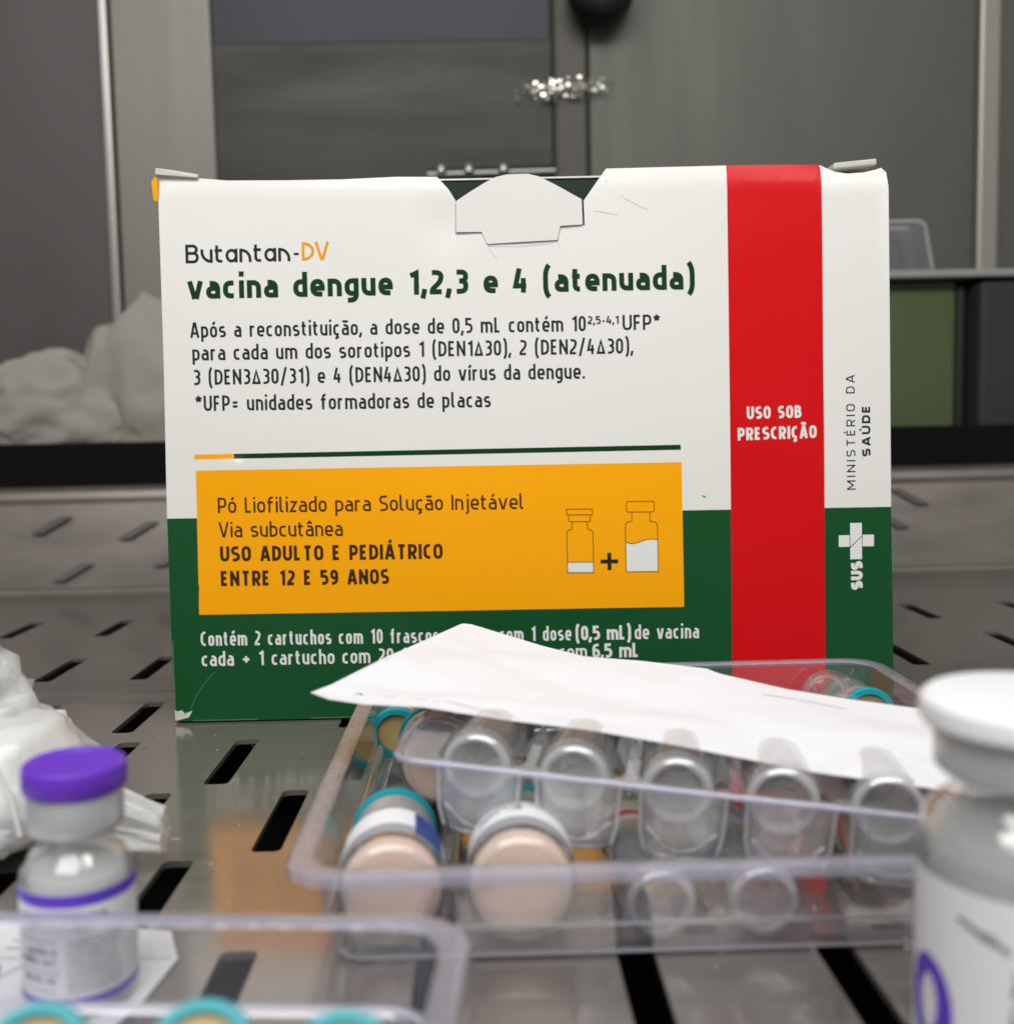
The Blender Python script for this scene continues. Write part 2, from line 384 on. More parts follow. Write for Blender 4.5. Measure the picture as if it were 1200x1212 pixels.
def tri_obj(name, tris, mp, mt, parent, world=True, kind=None):
    vs, fs, d = [], [], {}
    for t in tris:
        f = []
        for p in t:
            k = (round(p[0], 4), round(p[1], 4))
            if k not in d: d[k] = len(vs); vs.append(V(mp(*p)))
            f.append(d[k])
        if len(set(f)) >= 3: fs.append(f)
    return mesh_obj(name, vs, fs, mt, parent, world=world)
def strokes_tris(paths, pen):
    q = []
    for p, closed in paths: q += stroke(rpath(p, closed), pen, closed)
    vs, fs = [], []
    for f in q: fs.append(list(range(len(vs), len(vs)+3))); vs += f
    rv, _, rf, _, _, of = delaunay_2d_cdt(vs, [], fs, 0, 1e-5)
    return [[tuple(rv[i]) for i in f] for f, o in zip(rf, of) if o]
def poly_tris(poly):
    rv, _, rf, _, _, _ = delaunay_2d_cdt([V(p) for p in poly], [], [list(range(len(poly)))], 1, 1e-5)
    return [[tuple(rv[i]) for i in f] for f in rf]

# ------------------------------------------------------------------ setting: perforated steel work surface, ledge, wall
def slot_poly(x, y, wx=5.6, ly=33):
    pts = []
    for cxs, cys in ((1, 1), (-1, 1), (-1, -1), (1, -1)):
        for k in range(3):
            a = {(1, 1): 0, (-1, 1): 90, (-1, -1): 180, (1, -1): 270}[(cxs, cys)]+45*k
            pts.append((x+cxs*(wx/2-1.2)+1.2*math.cos(R(a)), y+cys*(ly/2-1.2)+1.2*math.sin(R(a))))
    return pts
slots = []
for Y, ph, ly in ((64, -25, 33), (100, -10, 33), (136, -38.2, 33), (170, -57, 33), (206, -42.2, 33), (244, -61, 33), (284, -125, 30), (344, -110.5, 33), (416, -148, 33)):
    step = 29.3 if Y < 300 else 30.0
    if Y >= 379: step = 36.5
    for k in range(-16, 17):
        x = ph+step*k
        if abs(x) < 330 and not (abs(Y-170) < 1 and -35 < x < -20) and not (abs(Y-284) < 1 and -80 < x < -50): slots.append((x, Y, ly))
slots = [q for q in slots if not (q[0] > 115 and 300 < q[1] < 470)]
slots += [(135, 338, 33), (178, 352, 33), (171, 412, 33), (212, 412, 33), (107, 300, 33)]
E0 = [(-340, -60), (340, -60), (340, 489), (-340, 489)]
vs = [V(p) for p in E0]; fs_in = [[0, 1, 2, 3]]; 
for sx, sy, ly in slots:
    p = slot_poly(sx, sy, 5.6, ly); fs_in.append(list(range(len(vs), len(vs)+len(p)))); vs += [V(q) for q in p]
rv, _, rf, _, _, of = delaunay_2d_cdt(vs, [], fs_in, 0, 1e-4)
keep = [f for f, o in zip(rf, of) if o == [0]]
fl = mesh_obj('work_surface', [(p.x, p.y, 0) for p in rv], keep, steel)
sm = fl.modifiers.new('sheet_thickness', 'SOLIDIFY'); sm.thickness = 1.2*S; sm.offset = -1
struct(fl)
struct(box('drain_pan', -600, 600, -65, 800, -34, -26, dark_pan))
dv, df = [], []; rd = random.Random(11)
for k in range(170):
    x, y = rd.uniform(-90, 110), rd.uniform(115, 300); a = rd.uniform(0, 6.28); l_ = rd.choice((.15, .2, .25, .3, .9)); wd = rd.uniform(.06, .14)
    c_, s_ = math.cos(a)*l_, math.sin(a)*l_; nx, ny = -math.sin(a)*wd, math.cos(a)*wd
    df.append([len(dv)+q for q in range(4)]); dv += [(x-c_-nx, y-s_-ny, .05), (x+c_-nx, y+s_-ny, .05), (x+c_+nx, y+s_+ny, .12), (x-c_+nx, y-s_+ny, .1)]
o = mesh_obj('dust_specks', dv, df, mat('pale_dust', (.5, .5, .48), .8)); o['kind'] = 'stuff'; tag(o, 'pale dust specks scattered over the steel surface', 'dust')
# ledge: folded sheet rising behind the work surface, with slots in it
prof = [(490, -2), (490, .5), (489.6, 3.4), (491, 5.0), (494.5, 5.2), (496, 3.6), (497, 4.2), (520, 43), (519.2, 46), (520.5, 48.6), (524, 49.6), (545, 50)]
n = 2; vs, fs = [], []
for (y, z) in prof:
    vs += [(-420, y, z-1.6), (420, y, z+1.4)]
for i in range(len(prof)-1): fs.append([2*i, 2*i+1, 2*i+3, 2*i+2])
slot_m = mat('slot_shade', (.10, .09, .082), .5, .5)
led = struct(mesh_obj('rear_ledge', vs, fs, steel_ledge, smooth=True, solid=1.0, auto=30))
for k, (x, t) in enumerate([(-168, .62), (-150, .30), (-118, .72), (-196, .15), (-210, .7), (165, .72), (196, .55), (176, .28), (208, .82), (148, .5), (-100, .35), (-70, .7)]):
    y = 497+23*t; z = 4.2+38.8*t; d = .10
    tilt = 5 if x < 0 else -3
    dy, dz = 23*d, 38.8*d; lean = 13 if x < 0 else -13
    o = mesh_obj('slot', [(x-3-lean*.5, y-dy-1.4, z-dz+1.6), (x+3-lean*.5, y-dy-1.4, z-dz+1.6), (x+3+lean*.5, y+dy-1.4, z+dz+1.6), (x-3+lean*.5, y+dy-1.4, z+dz+1.6)], [[0, 1, 2, 3]], slot_m, led, solid=.4)
struct(box('recess', -430, 430, 572, 585, 20, 71.5, dark_pan))
struct(box('recess_floor', -430, 430, 546, 572, 40, 47, dark_pan))
# back wall, a row of steel sheets
wall = struct(box('back_wall', -520, 520, 652, 664, 50, 620, steel_wall))
def panel(name, x0, x1, y, z0, z1, mt, bev=1.0): return box(name, x0, x1, y, 651.5, z0, z1, mt, wall, bev)
pm = grain(mat('warm_grey_sheet', (.25, .232, .20), .55, .5), (5, 1, .6), 9, .08, .001, .14, .06)
pd = grain(mat('dark_sheet', (.042, .040, .034), .5, .6), (1, 1, 5), 8, .08, .001, .25, .08)
pg = grain(mat('grey_sheet', (.125, .124, .106), .55, .5), (5, 1, .6), 9, .08, .001, .12, .06)
pv = grain(mat('mauve_sheet', (.115, .104, .102), .55, .6), (4, 1, .6), 7, .1, .001, .25, .08)
pbl = grain(mat('blue_grey_sheet', (.046, .048, .057), .55, .5), (1, 1, 1), 9, .05, .001, .12)
panel('steel_sheet', -519, -222, 646, 52, 619, pv)
panel('trim_strip', -221, -215, 641, 52, 619, steel_bright, 2)
panel('steel_sheet', -214.5, -156, 645.6, 52, 619, pm)
panel('steel_sheet', -156.2, 44.7, 646, 52, 619, pd)
panel('trim_strip', 44.5, 66.5, 645.6, 52, 619, mat('brown_steel', (.085, .080, .068), .55, .6), 3)
panel('steel_sheet', 66.4, 298, 645.3, 52, 619, pg)
panel('trim_strip', 298, 311, 640, 52, 619, mat('pale_strip', (.36, .345, .305), .45, .5), 2)
panel('steel_sheet', 310, 519, 645.6, 52, 619, pg)
o = box('blue_panel', -155, 43, 645.85, 646.5, 303, 380, pbl, wall, .8)
ps = mat('glint_flake', (.80, .78, .70), .22, 1.0)  # silvery flakes added in place of the lamp's speckled reflection on the wall
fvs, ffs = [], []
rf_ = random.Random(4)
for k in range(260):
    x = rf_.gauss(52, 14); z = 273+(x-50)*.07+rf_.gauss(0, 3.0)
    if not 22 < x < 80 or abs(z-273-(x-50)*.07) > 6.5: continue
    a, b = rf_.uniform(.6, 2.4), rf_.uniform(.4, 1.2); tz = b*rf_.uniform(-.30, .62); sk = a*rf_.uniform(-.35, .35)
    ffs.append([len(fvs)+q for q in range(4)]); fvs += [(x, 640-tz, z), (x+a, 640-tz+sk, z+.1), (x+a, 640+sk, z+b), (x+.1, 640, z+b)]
o = mesh_obj('glint_flakes', fvs, ffs, ps)
o['kind'] = 'stuff'; tag(o, 'lamp reflection shaped as a patch of silvery foil flakes on the back wall above the carton', 'glint')
rail = thing('steel_rail', 'thin dark steel rail with three studs added for lamp glints behind the top of the carton', 'rail', (0, 630, 222))
tube('bar', [(-30, 0, 0), (44, 0, 1)], 4.2, mat('dark_steel', (.16, .16, .16), .3, 1.0), rail, 16)
for x in (-22, -6, 14):  # studs added to give the bar its row of lamp glints
    lathe('glint_stud', [(0, 4), (2.2, 3.2), (3.2, 1), (3.2, -1), (0, -2)], steel_bright, rail, 20).location = (x*S, -.0035, .002)
kn = thing('knob', 'black round rubber knob at the top edge of the back wall', 'knob', (72, 640, 325), (R(90), 0, 0))
lathe('grip', [(0, 24), (10, 23.5), (15.5, 21), (18.5, 16), (19.5, 8), (18, 2), (9, 0)], black, kn, 40)
lathe('collar', [(9, 0), (13, -1), (13, -4), (6, -5)], steel_bright, kn, 32)

# crumpled cloth, clear box and green folder standing behind the ledge
def crumple(name, cx, cy_, cz, rx, ry, rz, mt, parent, sub=5, amp=.16, fr=1.7, seed=0.0, floor=None, sharp=False, squash=1.0, world=True):
    bm = bmesh.new(); bmesh.ops.create_icosphere(bm, subdivisions=sub, radius=1)
    for v in bm.verts:
        d = v.co.copy(); k = max(abs(d.x), abs(d.y), abs(d.z))
        d = d*((1-squash)+squash/k) if squash < 1 else d
        q = v.co*fr+V((seed, seed*.7, -seed))
        a = noise.fractal(q, 1.0, 2.1, 4)
        if sharp: a = .6-abs(noise.noise(q*1.3))*2.2+a*.35-abs(noise.noise(q*2.9))*.8
        v.co = V((cx+d.x*rx*(1+amp*a), cy_+d.y*ry*(1+amp*a), cz+d.z*rz*(1+amp*1.3*a)))
        if floor is not None and v.co.z < floor: v.co.z = floor+(v.co.z-floor)*.03
    bm.verts.index_update(); vs = [v.co.copy() for v in bm.verts]; fs = [[v.index for v in f.verts] for f in bm.faces]; bm.free()
    return mesh_obj(name, vs, fs, mt, parent, smooth=True, world=world)
cl = thing('cloth_bundle', 'crumpled white cloth bundle, coloured grey for shade, behind the ledge at the left of the carton', 'cloth', (-205, 612, 72))
box('support', -330, -150, 596, 640, 58, 66, dark_pan, cl)
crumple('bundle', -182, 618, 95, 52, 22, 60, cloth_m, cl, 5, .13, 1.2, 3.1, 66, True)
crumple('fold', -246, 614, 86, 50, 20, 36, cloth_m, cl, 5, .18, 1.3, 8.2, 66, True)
sh = thing('steel_shelf', 'bright steel shelf edge on the wall right of the carton', 'shelf', (270, 630, 160))
box('shelf_plate', 215, 380, 606, 639, 155.5, 160, mat('shelf_enamel', (.34, .33, .31), .5), sh, 1.2)
cb = thing('clear_box', 'empty clear plastic box on the steel shelf right of the carton', 'plastic box', (238, 624, 160.5))
cbv = [[(-26, -10), (22, -10), (22, 10), (-26, 10)], [(-26, -10), (17, -10), (17, 10), (-26, 10)]]
vs = [(x, y, 0) for x, y in cbv[0]]+[(x, y, 27.5) for x, y in cbv[1]]
mesh_obj('shell', vs, [[0, 1, 2, 3], [0, 1, 5, 4], [1, 2, 6, 5], [2, 3, 7, 6], [3, 0, 4, 7]], pet, cb)
edge_m = mat('frosted_edge', (.42, .42, .43), .5)
tube('rim', [(-26, -10, 27.5), (13, -10, 28), (16, -10, 27), (17.5, -10, 25)], 1.3, edge_m, cb)
tube('rim', [(-26, 10, 27.5), (16, 10, 27.5)], 1.2, edge_m, cb); tube('corner_edge', [(17.5, -10, 25), (20, -10, 12), (22, -10, 1)], 1.0, edge_m, cb)
gf = thing('green_folder', 'dark green folder leaning under the steel shelf right of the carton', 'folder', (250, 625, 76))
box('cover', 215, 276, 618, 624, 60, 152, mat('folder_green', (.085, .115, .042), .6), gf, 1.5)
box('spine', 276.5, 281, 617, 625, 60, 152, mat('folder_spine', (.02, .022, .02), .5), gf, 1.0)
db = thing('dark_box', 'black equipment box under the steel shelf at the far right', 'box', (330, 620, 76))
box('casing', 284, 420, 604, 638, 60, 153, mat('box_charcoal', (.030, .033, .030), .7), db, 3)
box('lid', 284, 420, 603, 639, 153.5, 155.5, dark_pan, db, .6)

# ------------------------------------------------------------------ the carton
def fy(u, v):
    y = 276.3+.0488*v-.9*math.sin(math.pi*min(max(v, 0), 143)/143)*math.sin(math.pi*min(max((u+84)/192, 0), 1))
    if v > 138.6: y += (v-138.6)**2*.07*(.35+.65*(.5+.5*math.sin(u*.05+2)))
    if v > 139.5 and u > 91: y += (v-139.5)*.35
    y += .9*math.exp(-((u+10)**2+(v-129.5)**2*.6)/18)
    y += .25*noise.noise(V((u*.03, v*.03, 4.4)))
    return y
def fmap(off): return lambda u, v: (u, fy(u, v)-off, v)
carton = thing('vaccine_carton', 'white and green vaccine carton with an orange panel and a red stripe', 'carton', (12, 315, 0))
out = [(-83.9, .6), (-60, .5), (-32, .4), (-31.5, .0), (-25.5, 0), (-25, .4), (0, .2), (50, 0), (108.2, 0), (108.2, 24), (107.9, 53), (107.9, 100), (107.9, 138), (108, 142.2), (107.2, 143.8), (105.5, 143.2), (102, 142.3), (97.5, 142.0), (94.5, 142.6), (92.2, 144.0),
       (90, 144.5), (80, 144.6), (66, 144.5), (50, 144.3), (33.4, 144.2), (30.6, 140.4), (27.2, 135.7), (27.35, 129.3), (21.0, 129.0), (20.5, 127), (20.2, 125.35), (10, 124.95), (1.6, 124.55), (.9, 126.5), (.15, 127.75), (-6.6, 127.85),
       (-6.4, 136.2), (-8.2, 139.2), (-11.15, 142.7), (-22, 142.9), (-36, 142.35), (-50, 142.3), (-66, 142.5), (-72, 143.1), (-78, 143.6), (-83.6, 144), (-83.75, 137), (-83.7, 101), (-84.25, 57), (-84.1, 24)]
vs = [V(p) for p in out]; ed = [(i, (i+1) % len(out)) for i in range(len(out))]
def cline(pts):
    pp_ = [V(pts[0])]
    for q in pts[1:]:
        a_ = pp_[-1].copy(); n_ = max(1, int((V(q)-a_).length/4))
        pp_ += [a_+(V(q)-a_)*(i/n_) for i in range(1, n_+1)]
    pts = pp_; b = len(vs)
    vs.extend(V(p) for p in pts); ed.extend((b+i, b+i+1) for i in range(len(pts)-1))
def rx0(v): return 65.1-.45*(1-v/144)
def rx1(v): return 90.15-.3*(1-v/144)
def gz(u): return 54.5-(u+84)/192*1.0
cline([(rx0(-2), -2), (rx0(146), 146)]); cline([(rx1(-2), -2), (rx1(146), 146)]); cline([(-86, gz(-86)), (110, gz(110))])
yq = [(-76.3, 67.0), (51.85, 66.6), (52, 28.1), (-76.6, 28.9)]; cline(yq+yq[:1])
bq = [(-76.55, 71.2), (-66.1, 71.2), (51.7, 71.2), (51.7, 69.85), (-66.1, 69.9), (-76.55, 69.9)]; cline(bq+bq[:1]); cline([bq[1], bq[4]])
for a in range(-80, 108, 4):
    for b in range(4, 144, 4):
        vs.append(V((a+.37*math.sin(b), b+.29*math.cos(a))))
for a in range(-80, 106, 4):
    for b in (139, 140.5): vs.append(V((a, b)))
rv, _, rf, _, _, _ = delaunay_2d_cdt(vs, ed, [], 1, 1e-4)
def region(x, z):
    if rx0(z) < x < rx1(z): return 2
    if 69.85 < z < 71.2 and -76.6 < x < 51.7: return 3 if x < -66.1 else 4
    if -76.45 < x < 51.93 and 28.9-(x+76.6)/128.6*.8 < z < 67.0-(x+76.3)/128.15*.4: return 3
    return 1 if z < gz(x) else 0
idx = [region(sum(rv[i].x for i in f)/3, sum(rv[i].y for i in f)/3) for f in rf]
front = mesh_obj('front_panel', [fmap(0)(p.x, p.y) for p in rv], rf, [card_white, card_green, card_red, card_orange, ink_green], carton, idx=idx, world=True, smooth=False)
front.data.polygons.foreach_set('use_smooth', [True]*len(front.data.polygons))
sharp_border(front.data)
sm = front.modifiers.new('board_thickness', 'SOLIDIFY'); sm.thickness = .45*S; sm.offset = -1
# make the panel face the viewer
if front.data.polygons[0].normal.y > 0:
    front.data.flip_normals()
def quad_panel(name, pts, mt): return mesh_obj(name, pts, [[0, 1, 2, 3]], mt, carton, world=True, solid=.45)
D = 74
def side(x, name):
    s_ = -1 if x < 0 else 1
    pts, fs, ids = [], [], []
    zs = [0.6, 53.8, 138, 143.0]
    for z in zs: pts += [(x, fy(x, z)+.4, z), (x-s_*.8, 276.3+D+.03*z, z)]
    for i in range(len(zs)-1): fs.append([2*i, 2*i+1, 2*i+3, 2*i+2]); ids.append(1 if i == 0 else 0)
    return mesh_obj(name, pts, fs, [card_white, card_green], carton, idx=ids, world=True, solid=.45)
side(-83.7, 'side_panel'); side(107.7, 'side_panel')
pts = [(-83, 276.3+D, .6), (107, 276.3+D, .6), (107, 276.3+D+1.6, 54), (-83, 276.3+D+1.6, 54), (107, 276.3+D+4.3, 143), (-83, 276.3+D+4.3, 143)]
mesh_obj('back_panel', pts, [[0, 1, 2, 3], [3, 2, 4, 5]], [card_white, card_green], carton, idx=[1, 0], world=True, solid=.45)
quad_panel('bottom_panel', [(-83.4, 277, .5), (107.4, 277, .5), (107, 350, .5), (-83, 350, .5)], card_green)
# lid folded over, with its lock tab pushed down through the torn front
lv = [(-82.5, 285.6, 141.9), (-12, 285.4, 142.2), (33, 285.4, 142.4), (106, 285.3, 141.8), (106, 353, 142.6), (-82.5, 353, 142.4)]
mesh_obj('lid', lv, [[0, 1, 2, 3, 4, 5]], card_white, carton, world=True, solid=.45)
ip = [(-12, 126), (34, 126), (34, 141.6), (-12, 141.4)]
mesh_obj('inner_flap', [(u, fy(30, v)+1.6, v) for u, v in ip], [[0, 1, 2, 3]], card_inside, carton, world=True, solid=.4)
tp = [(-6.3, 135.9), (-3, 138.0), (1.5, 140.6), (4.2, 141.9), (7, 142.5), (12.6, 142.6), (15.5, 141.9), (20, 139.6), (26.6, 135.9), (26.8, 129.4), (20.85, 129.12), (20.1, 125.48), (10, 125.08), (1.66, 124.7), (.24, 127.86), (-6.45, 127.97)]
tv = [V(p) for p in tp]+[V((a, b)) for a in range(0, 24, 4) for b in (128, 131, 134, 137, 140)]
rv2, _, rf2, _, _, _ = delaunay_2d_cdt(tv, [], [list(range(len(tp)))], 1, 1e-4)
def tabmap(u, v): return (u, 276.3+.0488*v-.30-.10*(v-125)*.35-.25*math.sin((u+6)/33*math.pi), v)
tab = mesh_obj('lock_tab', [tabmap(p.x, p.y) for p in rv2], rf2, card_white, carton, world=True, solid=.45)
# dog-eared corner flaps on top
mesh_obj('corner_flap', [(-84.2, 283.6, 144.0), (-73.5, 283.9, 143.1), (-73.3, 284.1, 143.9), (-79, 284.0, 144.9), (-84.2, 283.6, 145.6)], [[0, 1, 2, 3, 4]], card_edge, carton, world=True, solid=2.0)
vs_, fs_ = box_vf(94.0, 105.4, 284.8, 300, 143.4, 145.0, .35)
for v in vs_: v.z += (v.x-94)*.085-.1
mesh_obj('corner_flap', vs_, fs_, card_edge, carton, world=True)
mesh_obj('corner_fold', [(-85.0, 283.2, 137.6), (-83.9, 282.9, 137.2), (-83.7, 283.0, 143.0), (-84.4, 283.3, 143.6), (-85.4, 283.4, 142.4)], [[0, 1, 2, 3, 4]], card_orange, carton, world=True, solid=.4)
# worn bottom corner, scratch and specks
tri_obj('worn_corner', poly_tris([(-83.8, .8), (-80.2, 1.6), (-79.2, 3.4), (-81.2, 2.7), (-82, 3.6), (-83.2, 3.3), (-83.9, 3.8)]), fmap(.06), worn, front)
tri_obj('crease_mark', strokes_tris([([(-79.8, 3.5), (-78.0, 7.5), (-75.8, 10.6, 1), (-73.0, 13.6)], False)], .16), fmap(.05), scuff_m, front)
tri_obj('edge_wear', strokes_tris([([(-83.75, 22), (-83.8, 15), (-83.7, 4)], False), ([(-79, .75), (-62, .7)], False), ([(-48, .7), (-33, .65)], False), ([(-24, .65), (-14, .6)], False)], .22), fmap(.05), scuff_m, front)
tri_obj('crease_line', strokes_tris([([(1.8, 124.3), (2.6, 122.6), (4.2, 120.8)], False), ([(20.3, 124.9), (20.6, 123.4)], False), ([(2, 124.2), (9, 123.9), (19, 124.6)], False), ([(33, 141), (38, 136), (44, 133)], False), ([(30, 133), (36, 131.8)], False)], .12), fmap(.05), crease_m, front)
tri_obj('print_speck', strokes_tris([([(57.2, 57.6), (58.2, 57.2)], False)], .3), fmap(.05), ink_grey, front)
def T(name, txt, u0, u1, z0, z1, cap, pen, mt, geo=False, track=.115):
    return tri_obj(name, text_tris(txt, u0, u1, z0, cap, pen, geo, z1, track), fmap(.05), mt, front)
T('brand_text', 'Butantan', -77.2, -49.9, 121.1, 121.2, 4.85, .74, ink_dark, True, .10)
T('brand_text', '-', -49.3, -47.4, 121.2, 121.2, 4.85, .62, ink_dark)
T('brand_text', 'DV', -46.9, -39.7, 121.3, 121.4, 4.75, .72, ink_orange, True, .02)
T('title_text', 'vacina dengue 1,2,3 e 4 (atenuada)', -77.0, 56.1, 111.8, 112.0, 6.35, 1.32, ink_green)
T('dose_text', 'Após a reconstituição, a dose de 0,5 mL contém 10', -76.6, 27.1, 101.75, 101.55, 4.0, .60, ink_dark)
T('dose_text', '2,5-4,1', 27.6, 35.8, 103.35, 103.3, 2.1, .40, ink_dark)
T('dose_text', 'UFP*', 36.8, 46.8, 101.6, 101.6, 4.0, .60, ink_dark)
T('dose_text', 'para cada um dos sorotipos 1 (DEN1Δ30), 2 (DEN2/4Δ30),', -76.2, 39.5, 95.8, 95.5, 4.0, .60, ink_dark)
T('dose_text', '3 (DEN3Δ30/31) e 4 (DEN4Δ30) do vírus da dengue.', -76.2, 26.6, 89.4, 89.1, 4.0, .60, ink_dark)
T('dose_text', '*UFP= unidades formadoras de placas', -75.8, 1.7, 82.6, 82.1, 4.0, .60, ink_dark)
T('panel_text', 'Pó Liofilizado para Solução Injetável', -70.8, 9.9, 55.7, 55.1, 4.05, .52, ink_brown)
T('panel_text', 'Via subcutânea', -70.8, -38.1, 49.3, 49.0, 4.0, .52, ink_brown)
T('panel_text', 'USO ADULTO E PEDIÁTRICO', -70.6, -11.9, 42.9, 42.4, 4.0, .80, ink_brown)
T('panel_text', 'ENTRE 12 E 59 ANOS', -70.6, -26.2, 36.4, 36.0, 4.0, .80, ink_brown)
T('contents_text', 'Contém 2 cartuchos com 10 frascos-ampola com 1 dose', -76.4, 21.8, 20.6, 19.8, 3.85, .60, ink_white)
T('contents_text', '(0,5 mL)', 22.9, 37.7, 19.8, 19.7, 3.85, .74, ink_white, track=.06)
T('contents_text', 'de vacina', 38.7, 55.9, 19.7, 19.6, 3.85, .60, ink_white)
T('contents_text', 'cada + 1 cartucho com 20 frascos-ampola', -76.3, 7.0, 15.2, 14.9, 3.85, .60, ink_white)
T('contents_text', 'com', 18.4, 25.9, 14.9, 14.9, 3.85, .60, ink_white)
T('contents_text', '6,5 mL', 27.3, 39.8, 14.95, 14.9, 3.85, .74, ink_white, track=.06)
T('stripe_text', 'USO SOB', 69.4, 84.0, 77.6, 77.7, 3.3, .68, ink_white)
T('stripe_text', 'PRESCRIÇÃO', 66.9, 88.0, 72.0, 72.3, 3.35, .70, ink_white)
def upmap(ub, off): return lambda a, b: fmap(off)(ub-b, a)
for nm, tx, a0, a1, ub, cap, pen, trk in (('ministry_text', 'MINISTÉRIO DA', 58.3, 88.8, 98.35, 2.35, .32, .40), ('ministry_text', 'SAÚDE', 67.1, 80.5, 102.45, 2.25, .54, .30)):
    tri_obj(nm, text_tris(tx, a0, a1, 0, cap, pen, False, 0, trk), upmap(ub, .05), ink_dark, front)
tri_obj('logo_text', text_tris('SUS', 31.5, 39.2, 0, 3.15, .98, False, 0, .06), upmap(100.1, .05), ink_white, front)
# cross emblem: tall bar over a wide bar with a hairline diagonal
tri_obj('logo_cross', poly_tris([(93.7, 43.1), (96.62, 43.1), (96.62, 46.2), (93.7, 46.2)])+poly_tris([(100.12, 43.1), (103.2, 43.1), (103.2, 46.2), (100.12, 46.2)])
        + poly_tris([(96.8, 49.4), (96.8, 43.0), (99.95, 46.0), (99.95, 49.4)])+poly_tris([(96.8, 42.7), (96.8, 39.7), (99.95, 39.7), (99.95, 45.7)]), fmap(.05), ink_white, front)
# bottle icons
L1 = [([(21.1, 54.8), (27.95, 54.7), (27.95, 53.2), (21.1, 53.3)], True), ([(21.6, 53.3), (21.6, 51.5, .4), (27.4, 51.4, .4), (27.4, 53.2)], False),
      ([(22.5, 51.4), (22.5, 49.4, .2), (21.1, 49.2, .8), (21.1, 37.9), (28.0, 37.8), (28.0, 49.1, .8), (26.6, 49.3, .2), (26.6, 51.4)], False), ([(21.1, 40.7), (28.0, 40.6)], False)]
L2 = [([(37.0, 56.5, .5), (44.4, 56.4, .5), (44.4, 53.6, .5), (37.0, 53.7, .5)], True),
      ([(38.4, 53.7), (38.4, 51.2, .2), (36.6, 51.0, 1.2), (36.7, 37.8), (45.2, 37.7), (45.2, 50.9, 1.2), (43.2, 51.1, .2), (43.2, 53.6)], False),
      ([(36.6, 45.8), (37.6, 45.3, 1), (39.6, 45.3, 1.5), (42.4, 46.5, 1.5), (45.2, 46.2)], False)]
tri_obj('bottle_icon', strokes_tris(L1, .2), fmap(.07), ink_line, front)
tri_obj('bottle_icon', strokes_tris(L2, .2), fmap(.07), ink_line, front)
tri_obj('icon_fill', poly_tris([(21.2, 38.0), (27.9, 37.9), (27.9, 40.5), (21.2, 40.6)]), fmap(.045), ink_white, front)
tri_obj('icon_fill', poly_tris([(36.8, 37.9), (45.1, 37.8), (45.1, 46.1), (43.6, 46.4), (42.4, 46.35), (41, 45.8), (39.6, 45.3), (38.4, 45.1), (37.4, 45.25), (36.8, 45.6)]), fmap(.045), ink_white, front)
tri_obj('plus_icon', strokes_tris([([(29.9, 40.7), (34.6, 40.65)], False), ([(32.25, 38.35), (32.25, 43.0)], False)], 1.05), fmap(.05), ink_dark, front)

